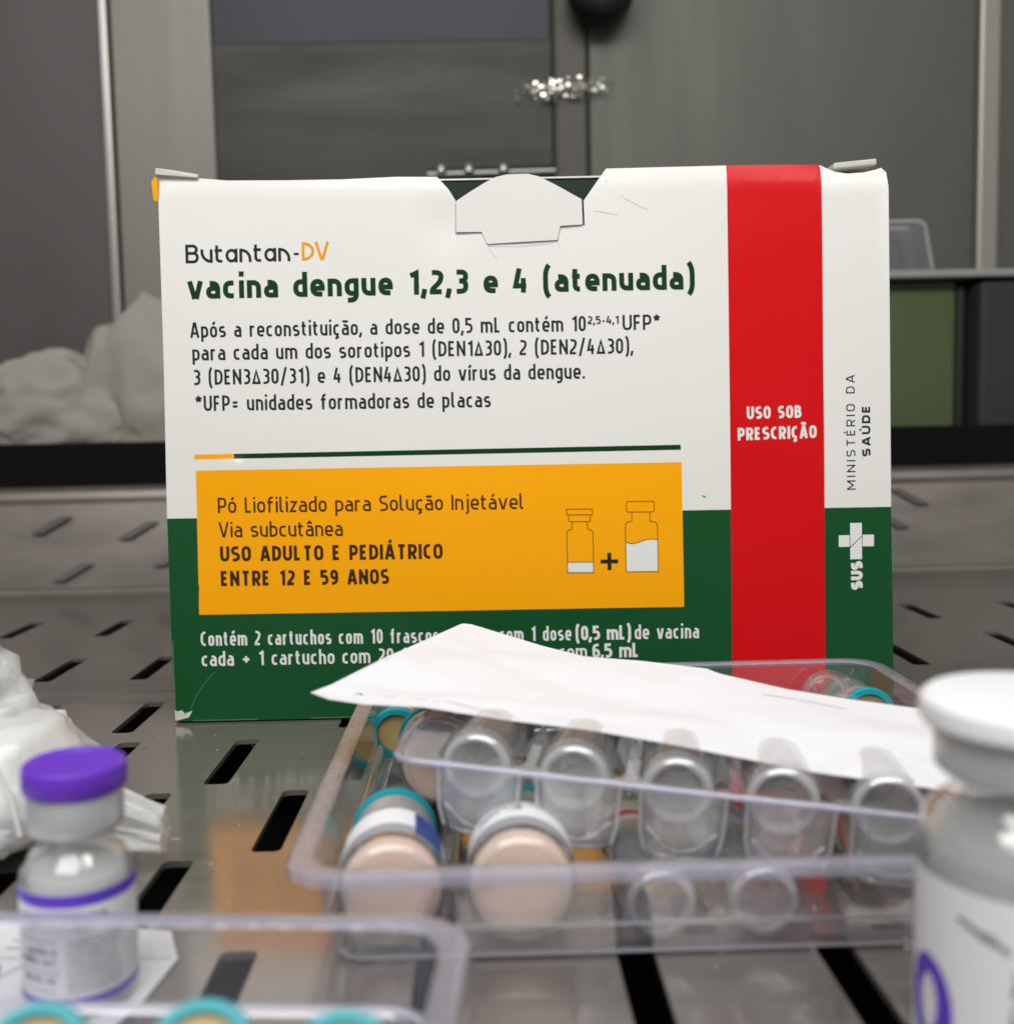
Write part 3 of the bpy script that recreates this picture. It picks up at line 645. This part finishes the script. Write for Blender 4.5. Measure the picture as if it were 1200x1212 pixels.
# ------------------------------------------------------------------ clear blister trays
def rrect(hw, hd, r, z, seg=6):
    return [V((sx*(hw-r)+r*math.cos(R(a0+90*k/seg)), sy*(hd-r)+r*math.sin(R(a0+90*k/seg)), z))
            for sx, sy, a0 in ((1, 1, 0), (-1, 1, 90), (-1, -1, 180), (1, -1, 270)) for k in range(seg+1)]
def loft(rings, cap0=False, cap1=False):
    vs, fs = [], []; n = len(rings[0])
    for r in rings: vs += r
    for i in range(len(rings)-1):
        for k in range(n): fs.append([i*n+k, i*n+(k+1) % n, (i+1)*n+(k+1) % n, (i+1)*n+k])
    if cap0: fs.append(list(range(n)))
    if cap1: fs.append(list(range((len(rings)-1)*n, len(rings)*n)))
    return vs, fs
def tray(label, loc, rotz, hw, hd, h=16, nrib=8):
    t = thing('blister_tray', label, 'plastic tray', loc, (0, 0, rotz), 'clear blister trays on the steel surface')
    rg = [rrect(hw-i, hd-i, r, z) for i, r, z in ((8.5, 3, .5), (7.2, 4, .6), (6.6, 4.5, 1.2), (6.3, 5, 4.6), (5.8, 5.5, 5.4), (5.0, 6, 5.7), (4.6, 6.2, 6.3), (4.0, 6.5, h-1.6), (3.7, 6.8, h-.5))]
    vs, fs = loft(rg, True); mesh_obj('tub', vs, fs, pet, t, smooth=True, auto=35)
    rg = [rrect(hw-i, hd-i, r, z) for i, r, z in ((3.7, 6.8, h-.5), (3.2, 7, h-.1), (.9, 8, h), (.3, 8.3, h-.25))]
    vs, fs = loft(rg); mesh_obj('rim', vs, fs, pet_rim, t, smooth=True, auto=50)
    rg = [rrect(hw-i, hd-i, r, z) for i, r, z in ((.3, 8.3, h-.25), (0, 8.5, h-.8), (.05, 8.5, h-1.9))]
    vs, fs = loft(rg); mesh_obj('rim_edge', vs, fs, pet_edge, t, smooth=True)
    rg = [rrect(hw-i, hd-i, r, z) for i, r, z in ((5.9, 5.2, 5.2), (5.2, 5.6, 5.8), (4.6, 6, 6.2))]
    vs, fs = loft(rg); mesh_obj('step_ridge', [v+V((0, 0, .02)) for v in vs], fs, pet_edge, t, smooth=True)
    rg = [rrect(hw-i, hd-i, r, z) for i, r, z in ((7.4, 4, .45), (6.75, 4.5, .75), (6.5, 4.6, 1.3))]
    vs, fs = loft(rg); mesh_obj('base_edge', [v+V((0, 0, .02)) for v in vs], fs, pet_edge, t, smooth=True)
    for i, r, z, rad in ((5.2, 5.6, 5.7, .34), (7.0, 4.2, .75, .36)):
        lp = rrect(hw-i, hd-i, r, z); tube('highlight_bead', lp+lp[:1], rad, bead_m, t, 6)  # white beads added to draw highlight lines along ridge and base
    # raised dividers across the floor between the vials
    for k in range(1, nrib):
        x = -hw+8+(2*hw-16)*k/nrib
        for ys in (-1, 1):
            pr = [rrect(1.6, hd*.36, 1.2, .7), rrect(1.3, hd*.35, 1.1, 3.6), rrect(.6, hd*.34, .5, 4.4)]
            vs, fs = loft(pr, False, True)
            o = mesh_obj('divider', [v+V((x, ys*hd*.47, 0)) for v in vs], fs, pet, t, smooth=True, auto=40)
    return t
tray('large clear blister tray holding peach vials in front of the carton', (34.3, 203.5, 0), 0, 64.5, 62.5)
tray('clear blister tray at the lower left edge holding teal-capped vials', (-2.9-64.5*math.cos(R(4.6))-62.5*math.sin(R(4.6))+.6, 129.4+64.5*math.sin(R(4.6))-62.5*math.cos(R(4.6)), 0), R(-4.6), 64.5, 62.5)

# ------------------------------------------------------------------ vials
def vial_profile(r, h, rn, zs, zn):
    return [(0, 1.0), (r*.45, .7), (r*.72, .0), (r*.86, .05), (r*.97, .8), (r, 2.0), (r, zs), (r*.97, zs+1.0), (r*.86, zs+2.2), ((r+rn)/2, zs+3.1), (rn*1.06, zs+3.9), (rn, zs+4.6), (rn, zn)]
def label_wrap(name, r, z0, z1, mt, parent, a0=0, a1=360, n=64):
    vs, fs = [], []
    for k in range(n+1):
        a = R(a0+(a1-a0)*k/n)
        vs += [V((r*math.cos(a), r*math.sin(a), z0)), V((r*math.cos(a), r*math.sin(a), z1))]
    for k in range(n): fs.append([2*k, 2*k+2, 2*k+3, 2*k+1])
    return mesh_obj(name, vs, fs, mt, parent, smooth=True)
def cylmap(r, ac): return lambda a, b: V((r*math.sin(a/r+ac), -r*math.cos(a/r+ac), b))

# standing vial with the purple cap
pv_ = thing('purple_cap_vial', 'glass vial with a purple flip-off cap and purple-banded label, standing on paper', 'vial', (-57.4, 141.2, .35), (0, R(1.5), R(-22)))
pv_.scale = (.93, .93, .955)
r = 8.0
outer = vial_profile(r, 25, 5.1, 18.6, 26)
inner = [(4.0, 26), (4.0, 23.4), (4.3, 22.6), (6.0, 21.4), (6.7, 20.3), (7.0, 18.8), (7.0, 2.6), (6.2, 1.7), (0, 1.6)]
lathe('glass_body', outer, glass, pv_, 56)
lathe('inner_wall', inner, glass, pv_, 56)
lathe('suspension', [(0, 1.75), (6.1, 1.85), (6.85, 2.7), (6.85, 19.0), (6.4, 19.6), (0, 19.6)], milky, pv_, 48)
lathe('stopper', [(0, 24.4), (3.6, 24.4), (3.85, 26.0), (5.9, 26.2), (5.9, 29.5), (0, 29.6)], grey_rubber, pv_, 40)
lathe('crimp_seal', [(5.3, 25.3), (6.3, 25.3), (6.65, 25.7), (6.7, 26.4), (6.7, 30.4), (6.4, 30.9), (5.2, 31.0)], alu, pv_, 56)
lathe('cap', [(0, 34.5), (5.4, 34.5), (5.7, 34.75), (6.7, 34.8), (7.1, 34.5), (7.25, 33.9), (7.25, 31.5), (7.0, 31.05), (0, 31.0)], purple_cap, pv_, 64, auto=30)
lab = label_wrap('label', 8.06, 2.4, 18.5, label_m, pv_)
label_wrap('purple_band', 8.10, 16.6, 18.4, ink_purple, lab)
label_wrap('purple_band', 8.10, 2.5, 3.6, ink_purple, lab)
cm = cylmap(8.11, R(22+2))
tris = []
for tx, a0, a1, z, cap, pen in (('1 dose', -7.6, -3.2, 14.9, .75, .13), ('Dose : 0.5 mL', 1.6, 6.6, 14.9, .75, .13), ('Hepatitis B', -6.2, -.6, 9.9, .95, .2), ('Haemophilus type b', -7.6, -.8, 8.5, .95, .2),
                                ('INDIA PVT. LTD.', -6.4, -.6, 5.9, .8, .15)):
    tris += text_tris(tx, a0, a1, z, cap, pen*1.35)
for i in range(8):                       # unreadable fine print: broken little dashes
    x = .9
    while x < 8.2:
        l_ = random.uniform(.3, 1.1)
        tris += strokes_tris([([(x, 4.6+i*.98+.2), (x+l_*.5, 4.6+i*.98+.02+random.uniform(0, .3)), (x+l_, 4.6+i*.98+.2)], False)], .25); x += l_+.22
for i in range(3):
    x = -7.4
    while x < -.9:
        l_ = random.uniform(.3, 1.0); z = (4.5, 7.2, 11.6)[i]
        tris += strokes_tris([([(x, z+.15), (x+l_, z+.25)], False)], .18); x += l_+.25
tri_obj('label_text', tris, cm, ink_grey, lab, world=False)

# white-capped bottle in the right foreground
wv = thing('white_cap_bottle', 'blurred glass bottle with a white flip-off cap at the right edge, nearest the viewer', 'vial', (60.1, 113.5, 0), (0, 0, 0))
wv.scale = (1, 1, .95)
outer = [(0, 1.2), (6, .8), (9, 0), (10.6, .1), (11.7, 1.1), (12, 2.6), (12, 31.5), (11.8, 33.2), (11.0, 35.0), (9.8, 36.4), (8.7, 37.4), (8.2, 38.6), (8.2, 41.5)]
inner = [(6.4, 41.5), (6.4, 38.2), (6.9, 36.9), (8.2, 35.6), (9.7, 34.2), (10.5, 32.6), (10.75, 31), (10.75, 3.4), (9.6, 2.2), (0, 2.1)]
lathe('glass_body', outer, glass, wv, 64)
lathe('inner_wall', inner, glass, wv, 64)
lathe('diluent', [(0, 2.3), (9.5, 2.4), (10.6, 3.5), (10.7, 31.5), (10.2, 33.0), (9.9, 32.7), (9, 32.5), (0, 32.4)], clear_liq, wv, 56)
lathe('meniscus', [(10.0, 32.5), (10.45, 32.9), (10.3, 33.3), (9.8, 33.0)], ring_glass, wv, 56)
lathe('stopper', [(0, 39), (5.9, 39), (6.2, 41.3), (9.4, 41.5), (9.4, 44), (0, 44)], grey_rubber, wv, 48)
lathe('crimp_seal', [(8.4, 40.2), (9.8, 40.2), (10.3, 40.7), (10.35, 41.4), (10.35, 45.0), (10.0, 45.6), (8, 45.7)], alu, wv, 64)
lathe('cap', [(0, 49.4), (9.6, 49.4), (11.1, 49.2), (11.8, 48.6), (12.0, 47.8), (12.0, 46.4), (11.6, 45.8), (0, 45.75)], white_cap, wv, 64, auto=30)
lab = label_wrap('label', 12.06, 3, 28.9, label_m, wv, n=80)
cm = cylmap(12.12, R(-25))
tris = text_tris('Haemophilus', -8.4, -2.2, 25.4, 1.2, .3, y1=22.9)
tri_obj('label_text', tris, cm, ink_grey, lab, world=False)
side_t = text_tris('PASSTOTON', 12, 25.2, 0, 1.7, .36)
tri_obj('label_text', [[(2.6-b, a) for a, b in t] for t in side_t], cm, ink_grey, lab, world=False)
side_t = text_tris('VTVN', 12, 21.2, 0, 1.5, .34)
tri_obj('label_text', [[(-.6-b, a) for a, b in t] for t in side_t], cm, ink_grey, lab, world=False)
ell = [(-12.2+2.7*math.cos(R(a)), 13.4+4.6*math.sin(R(a)), .0) for a in range(0, 360, 12)]
tri_obj('label_emblem', strokes_tris([(ell, True)], 2.3), cm, ink_purple, lab, world=False)

# lying vials, local +Z runs from the glass bottom to the cap
def lying_vial(name, label, group, bottom, target, r=7.5, L=33, kind='peach', roll=0.0, cat='vial'):
    d = V(target)-V(bottom); q = d.to_track_quat('Z', 'Y') @ Matrix.Rotation(roll, 3, 'Z').to_quaternion()
    t = thing(name, label, cat, bottom, (0, 0, 0), group); t.rotation_euler = q.to_euler()
    zs = L*.52; rn = r*.62; zn = L*.76
    prof = [(r, 2.2), (r, zs), (r*.95, zs+1.3), (r*.8, zs+2.8), (rn*1.08, zs+3.9), (rn, zs+4.8), (rn, zn)]
    lathe('glass_body', prof, cup_glass if name == 'cup_vial' else vial_glass, t, 44)
    lathe('glass_base', [(0, 1.1), (r*.42, .9), (r*.62, .55), (r*.74, 0), (r*.84, .0), (r*.96, .8), (r, 2.2)], vial_base if kind == 'clear' else vial_glass, t, 44)
    if kind == 'peach':
        lathe('cake', [(0, 1.35), (r*.5, 1.25), (r*.78, 1.2), (r*.9, 1.9), (r*.92, 3.0), (r*.9, 5.4), (r*.4, 6.2), (0, 6.0)], peach, t, 40)
        lathe('base_ring', [(r*.76, .35), (r*.79, -.12), (r*.83, -.2), (r*.87, -.05), (r*.90, .35)], vial_glass, t, 44)
        lb = label_wrap('label', r+.07, 5.2, zs-.2, label_m, t)
        label_wrap('grey_band', r+.10, 5.4, 9.0, grey_print, lb)
        label_wrap('blue_patch', r+.12, 5.5, zs-.6, blue_print, lb, 22, 66, 12)
        tr = []
        for i, (tx, z) in enumerate((('DENGUE', 12.6), ('VACINA', 14.2))):
            tr += text_tris(tx, -4.5, 3.5, z, 1.0, .2)
        tri_obj('label_text', tr, cylmap(r+.13, R(0)), ink_grey, lb, world=False)
    else:
        lathe('rolled_ring', [(r*.66, .7), (r*.72, -.15), (r*.80, -.28), (r*.88, -.05), (r*.93, .6)], ring_glass, t, 44)
    cr = {'peach': teal_cap, 'teal': teal_cap, 'clear': alu, 'red': beige_plastic}[kind]
    rc = r*.83
    lathe('crimp_seal', [(rn*.9, zn-.3), (rc*.96, zn-.3), (rc, zn+.4), (rc, L-2.6), (rc*.8, L-2.5)], alu if kind != 'red' else beige_plastic, t, 44)
    if kind == 'red':
        lathe('red_band', [(rc+.05, zn+1.2), (rc+.25, zn+1.4), (rc+.25, zn+2.6), (rc+.05, zn+2.8)], red_plastic, t, 40)
    lathe('stopper', [(0, zn-2), (rn*.85, zn-2), (rn*.9, zn), (rc*.85, zn+.3), (rc*.85, L-2.7), (0, L-2.7)], grey_rubber, t, 36)
    if kind in ('peach', 'teal'):
        lathe('cap', [(rc*.80, L-.4), (rc*.84, L), (rc*1.04, L), (rc*1.1, L-.5), (rc*1.1, L-2.0), (rc*1.05, L-2.4), (rc*.7, L-2.4)], teal_cap, t, 48)
        lathe('cap_disc', [(0, L-1.0), (rc*.6, L-1.0), (rc*.8, L-.7)], gold_rubber, t, 40)
    else:
        lathe('cap', [(0, L-.3), (rc*.9, L-.3), (rc*1.05, L-.8), (rc*1.05, L-2.2), (rc*.7, L-2.4)], beige_plastic if kind == 'red' else white_cap, t, 40)
    return t
G1 = 'peach-bottomed vials lying in the large tray'
lying_vial('peach_vial', 'peach-bottomed vial lying in the large tray, leftmost, its blue label patch showing', G1, (-15.0, 147.6, 10.0), (-17.5, 183, 7.2), 8.0, 33, 'peach', R(95))
lying_vial('peach_vial', 'peach-bottomed vial lying in the large tray, right of the first peach one', G1, (3.9, 147.8, 10.3), (4.4, 183, 7.4), 8.2, 33, 'peach', R(160))
lying_vial('peach_vial', 'teal-capped vial at the back left corner of the large tray under the paper', G1, (-19.5, 260, 8.4), (-21.5, 232, 8.6), 6.4, 27, 'teal')
lying_vial('peach_vial', 'peach-bottomed vial in the second row, half hidden behind the leftmost clear cup', G1, (-9.6, 193, 14.2), (-13.5, 226, 10.5), 7.6, 30, 'peach', R(180))
lying_vial('peach_vial', 'teal-capped vial at the back right of the large tray behind the paper edge', G1, (83, 256, 9), (82.5, 232, 12.0), 6.4, 33, 'teal')
G2 = 'clear vials lying low in the large tray'
lying_vial('clear_vial', 'small clear vial with a red-ringed beige cap, bottom toward the viewer, low in the tray', G2, (24.3, 148.0, 7.4), (22.6, 176, 7.4), 5.6, 30, 'red')
lying_vial('clear_vial', 'small clear vial low in the large tray, right of the red-ringed one', G2, (39.4, 148.0, 7.4), (38.8, 176, 7.4), 5.6, 30, 'clear')
G3 = 'teal-capped vials in the lower left tray'
for k, (x, z, lb) in enumerate(((-45.3, 17.1, 'teal-capped vial cut by the bottom edge, leftmost, in front of the purple-capped vial'), (-29.2, 16.9, 'teal-capped vial cut by the bottom edge, middle one of the lower left tray'),
                                (-15.4, 15.3, 'teal-capped vial cut by the bottom edge, rightmost, barely rising into view'))):
    lying_vial('teal_cap_vial', lb, G3, (x-.5, 111, z-13.6), (x, 98.5, z), 6.2, 19, 'teal')

# ------------------------------------------------------------------ upper blister with five clear vials, resting on the lower ones
A0 = V((-15.8, 165.1, 25.0)); ex = V((.979, -.19, -.0755)).normalized(); bk = V((.19, .98, .05)); bk = (bk-ex*bk.dot(ex)).normalized(); nz = ex.cross(bk)
bl = thing('upper_blister', 'clear blister sheet with five hanging cups, lying tilted on the large tray under the paper', 'blister sheet', A0)
Mx = Matrix((ex, bk, nz)).transposed()
bl.rotation_euler = Mx.to_euler()
W_, D_ = 92, 58
pl = [(0, 1.5), (1.5, 0), (W_-2, 0), (W_, 2), (W_, D_-2), (W_-2, D_), (2, D_), (0, D_-2)]
xs = [13.6, 29.6, 46.0, 62.2, 77.9]
cups = []
def cup_ring(cx, hw, y0, y1, z, rad): return [V((cx+p.x, (y0+y1)/2+p.y, z)) for p in rrect(hw, (y1-y0)/2, rad, 0, 5)]
vs = [V(p) for p in pl]; fs_in = [list(range(len(pl)))]
for cx in xs:
    rg = cup_ring(cx, 7.2, 1.2, 40, 0, 3); fs_in.append(list(range(len(vs), len(vs)+len(rg)))); vs += [V((p.x, p.y)) for p in rg]
rv3, _, rf3, _, _, of3 = delaunay_2d_cdt(vs, [], fs_in, 0, 1e-4)
mesh_obj('panel', [(p.x, p.y, 0) for p in rv3], [f for f, o in zip(rf3, of3) if o == [0]], pet, bl)
tube('front_edge', [(0, 2, -.2), (1.2, .4, -.2), (3, 0, -.2), (W_*.5, -.1, -.25), (W_-3, 0, -.2)], .55, pet_edge, bl, 8)
tube('side_edge', [(0, 2.5, -.2), (-1.0, 8, -1.0), (-1.4, 14, -1.2), (-.3, 20, -.4), (0.2, D_-3, -.2)], .5, pet_edge, bl, 8)
cup_m = sheet('cup_pet', (.93, .93, .95), .09, 1.5, .40, (.93, .93, .96), 1.1, .6, 260)
for cx in xs:
    rg = [cup_ring(cx, a, y0, y1, z, rad) for a, y0, y1, z, rad in ((7.2, 1.2, 40, -.1, 3), (6.9, 1.5, 39.6, -1.2, 3), (6.5, 2.0, 39, -8.5, 3.4), (6.1, 2.5, 38.5, -11.2, 3.6), (5.2, 3.6, 37.5, -12.6, 3.4), (3.8, 5.2, 36, -13.0, 2.6))]
    v3, f3 = loft(rg, False, True); cup = mesh_obj('cup', v3, f3, cup_m, bl, smooth=True, auto=35)
    tube('cup_bead', [p+V((0, -.05, 0)) for p in rg[4]+rg[4][:1]], .42, bead_m, cup, 6)
    for sx in (-1, 1): tube('cup_seam', [(cx+sx*6.6, 2.0, -1.0), (cx+sx*6.35, 2.6, -8.2), (cx+sx*5.6, 3.2, -11.6)], .3, bead_m, cup, 6)
    # pressed V shaped stiffener on the cup's nose
    tube('stiffener', [(cx-5.4, 2.25, -7.6), (cx-2.2, 2.5, -10.6), (cx, 2.7, -11.3), (cx+2.2, 2.5, -10.6), (cx+5.4, 2.25, -7.6)], .26, bead_m, cup, 6)
def bw(x, y, z): return A0+ex*x+bk*y+nz*z
G4 = 'clear vials in the upper blister cups'
nm5 = ['clear vial in the leftmost cup of the upper blister, above the two peach vials', 'clear vial in the second cup from the left of the upper blister', 'clear vial in the middle cup of the upper blister', 'clear vial in the fourth cup from the left, under the paper edge',
       'clear vial in the rightmost cup, beside the white-capped bottle']
for cx, lb, dz in zip(xs, nm5, (0, -.2, -.4, -.2, .2)):
    lying_vial('cup_vial', lb, G4, bw(cx-1.0, 4.6, -2.0+dz), bw(cx-.6, 36, -4.6), 6.0, 30, 'clear', random.random())

# ------------------------------------------------------------------ papers
def paper(name, label, outline, mp, thick=.12, step=2.2, cat='paper'):
    xs_ = [p[0] for p in outline]; ys_ = [p[1] for p in outline]
    vs = [V(p) for p in outline]
    a = min(xs_)
    while a < max(xs_):
        b = min(ys_)
        while b < max(ys_): vs.append(V((a+.2*math.sin(b*9), b+.2*math.sin(a*7)))); b += step
        a += step
    ed = [(i, (i+1) % len(outline)) for i in range(len(outline))]
    rv, _, rf, _, _, _ = delaunay_2d_cdt(vs, ed, [], 1, 1e-4)
    o = mesh_obj(name, [mp(p.x, p.y) for p in rv], rf, paper_m, None, smooth=True, solid=thick)
    return tag(o, label, cat)
po = [(-21.4, 20.4), (-19.5, 26), (-13, 51), (-6.2, 77.2), (-5.6, 78.2), (-3.7, 78.1), (5, 73.6), (14.3, 68.5), (24.3, 62.4), (36.8, 62.6), (50.0, 59.9), (51.4, 58.2), (53, 57.0), (65.5, 51.9), (76.6, 50.4), (89.5, 48.6), (104, 46), (100, 0), (93, 1), (84.0, 4.6), (65.6, 8.8), (44.5, 13.8), (30.2, 16.4), (15.4, 17.5), (0, 18.9), (-10.8, 18.7), (-17.5, 19.1)]
def pmap(s, t, off=0.0):
    z = 1.6+.35*math.sin(s*.09+t*.05)+.25*math.sin(t*.17-s*.04)+off
    z += .55*noise.fractal(V((s*.055, t*.075, 2.2)), 1.0, 2.0, 3)-.35*abs(noise.noise(V((s*.04+t*.05, t*.03, 7.0))))
    z += .45*abs((t-38)-.35*(s-20))*.03-.3*math.exp(-abs((t-45)+.5*(s-20))/2.0)
    z += .012*max(0, -12-s)**2*.9                       # curled left tip
    z += .5*math.exp(-((t-26-(s*.02))/2.2)**2)*(1 if s < 18 else .3)
    return A0+ex*s+bk*t+nz*z
pp = paper('paper_sheet', 'torn white paper sheet lying across the upper blister in front of the carton', po, lambda s, t: pmap(s, t), .14)
tri_obj('pen_mark', strokes_tris([([(60.2, 45.6), (66, 45.2), (75.6, 43.3)], False)], .16), lambda a, b: pmap(a, b, .12), ink_grey, pp)
tri_obj('pen_mark', strokes_tris([([(-14.4, 23.4), (-13.4, 24.4), (-12.6, 23.6)], False)], .35), lambda a, b: pmap(a, b, .12), ink_blue, pp)
tri_obj('pen_mark', strokes_tris([([(-8.4, 23.9), (4, 22.8), (14, 20.4)], False)], .12), lambda a, b: pmap(a, b, .12), ink_grey, pp)
fo = [(-140, 172), (-79, 164.5), (-50.3, 158.7), (-46.8, 150), (-48.3, 139), (-51.5, 128), (-52, 104), (-140, 108)]
def pfl(x, y, off=0.0):
    return (x, y, .22+.18*(1+math.sin(x*.21+y*.16))*.5+off)
fp = paper('paper_note', 'white paper with pen scribbles flat under the purple-capped vial', fo, pfl, .1, 5.0)
tri_obj('pen_mark', strokes_tris([([(-78, 151.9), (-47.6, 150.2)], False)], .14), lambda a, b: pfl(a, b, .1), ink_grey, fp)
tri_obj('pen_mark', strokes_tris([([(-74, 157.2), (-66.5, 156.6)], False), ([(-74, 154.8), (-66.5, 154.4)], False), ([(-75, 146.2), (-72.5, 149.6), (-71.2, 145.8), (-69, 149.5), (-67.6, 146.6), (-66, 148)], False)], .3), lambda a, b: pfl(a, b, .1), ink_grey, fp)

# ------------------------------------------------------------------ wrapped gauze pack at the left
gp = thing('gauze_pack', 'white gauze pack in crumpled clear wrapping at the left edge behind the purple-capped vial', 'gauze pack', (-100, 196, 0))
crumple('pad', -110, 196, 12.8, 30, 19, 11.6, gauze, gp, 5, .05, 1.2, 2.0, .8, squash=.55)
crumple('wrapper', -107, 196, 13.0, 35, 22, 14.6, wrap, gp, 5, .10, 1.3, 5.0, .5, squash=.15)
crumple('wrapper_peak', -99, 199, 22, 12, 9, 15.5, wrap, gp, 4, .30, 1.6, 2.7, .5, sharp=True)
wr = C.objects[-1]
vs, fs = [], []
n, mrow = 72, 14
for i in range(mrow):
    t = i/(mrow-1)
    for k in range(n):
        a = 2*math.pi*k/n
        rad = (1-.25*t)*(1+.20*math.sin(5*a+2*t)+.11*math.sin(11*a-3*t)+.05*math.sin(23*a+6*t))
        vs.append((-77+19*t, 186-4*t+(5.2-1.2*t)*rad*math.cos(a), max(.6, 10.5-3.0*t+(7.2-2.4*t)*rad*math.sin(a))))
for i in range(mrow-1):
    for k in range(n): fs.append([i*n+k, i*n+(k+1) % n, (i+1)*n+(k+1) % n, (i+1)*n+k])
fs.append([(mrow-1)*n+k for k in range(n)])
mesh_obj('wrapper_end', vs, fs, wrap, gp, smooth=True, world=True, auto=80)
for pts in ([(-86, 180, 21), (-83, 178.5, 16), (-81, 177, 9)], [(-106, 178, 24), (-102, 175.5, 19), (-98, 174.5, 12)]):
    tube('wrapper_fold', pts, .5, wrap, gp, 6, True)
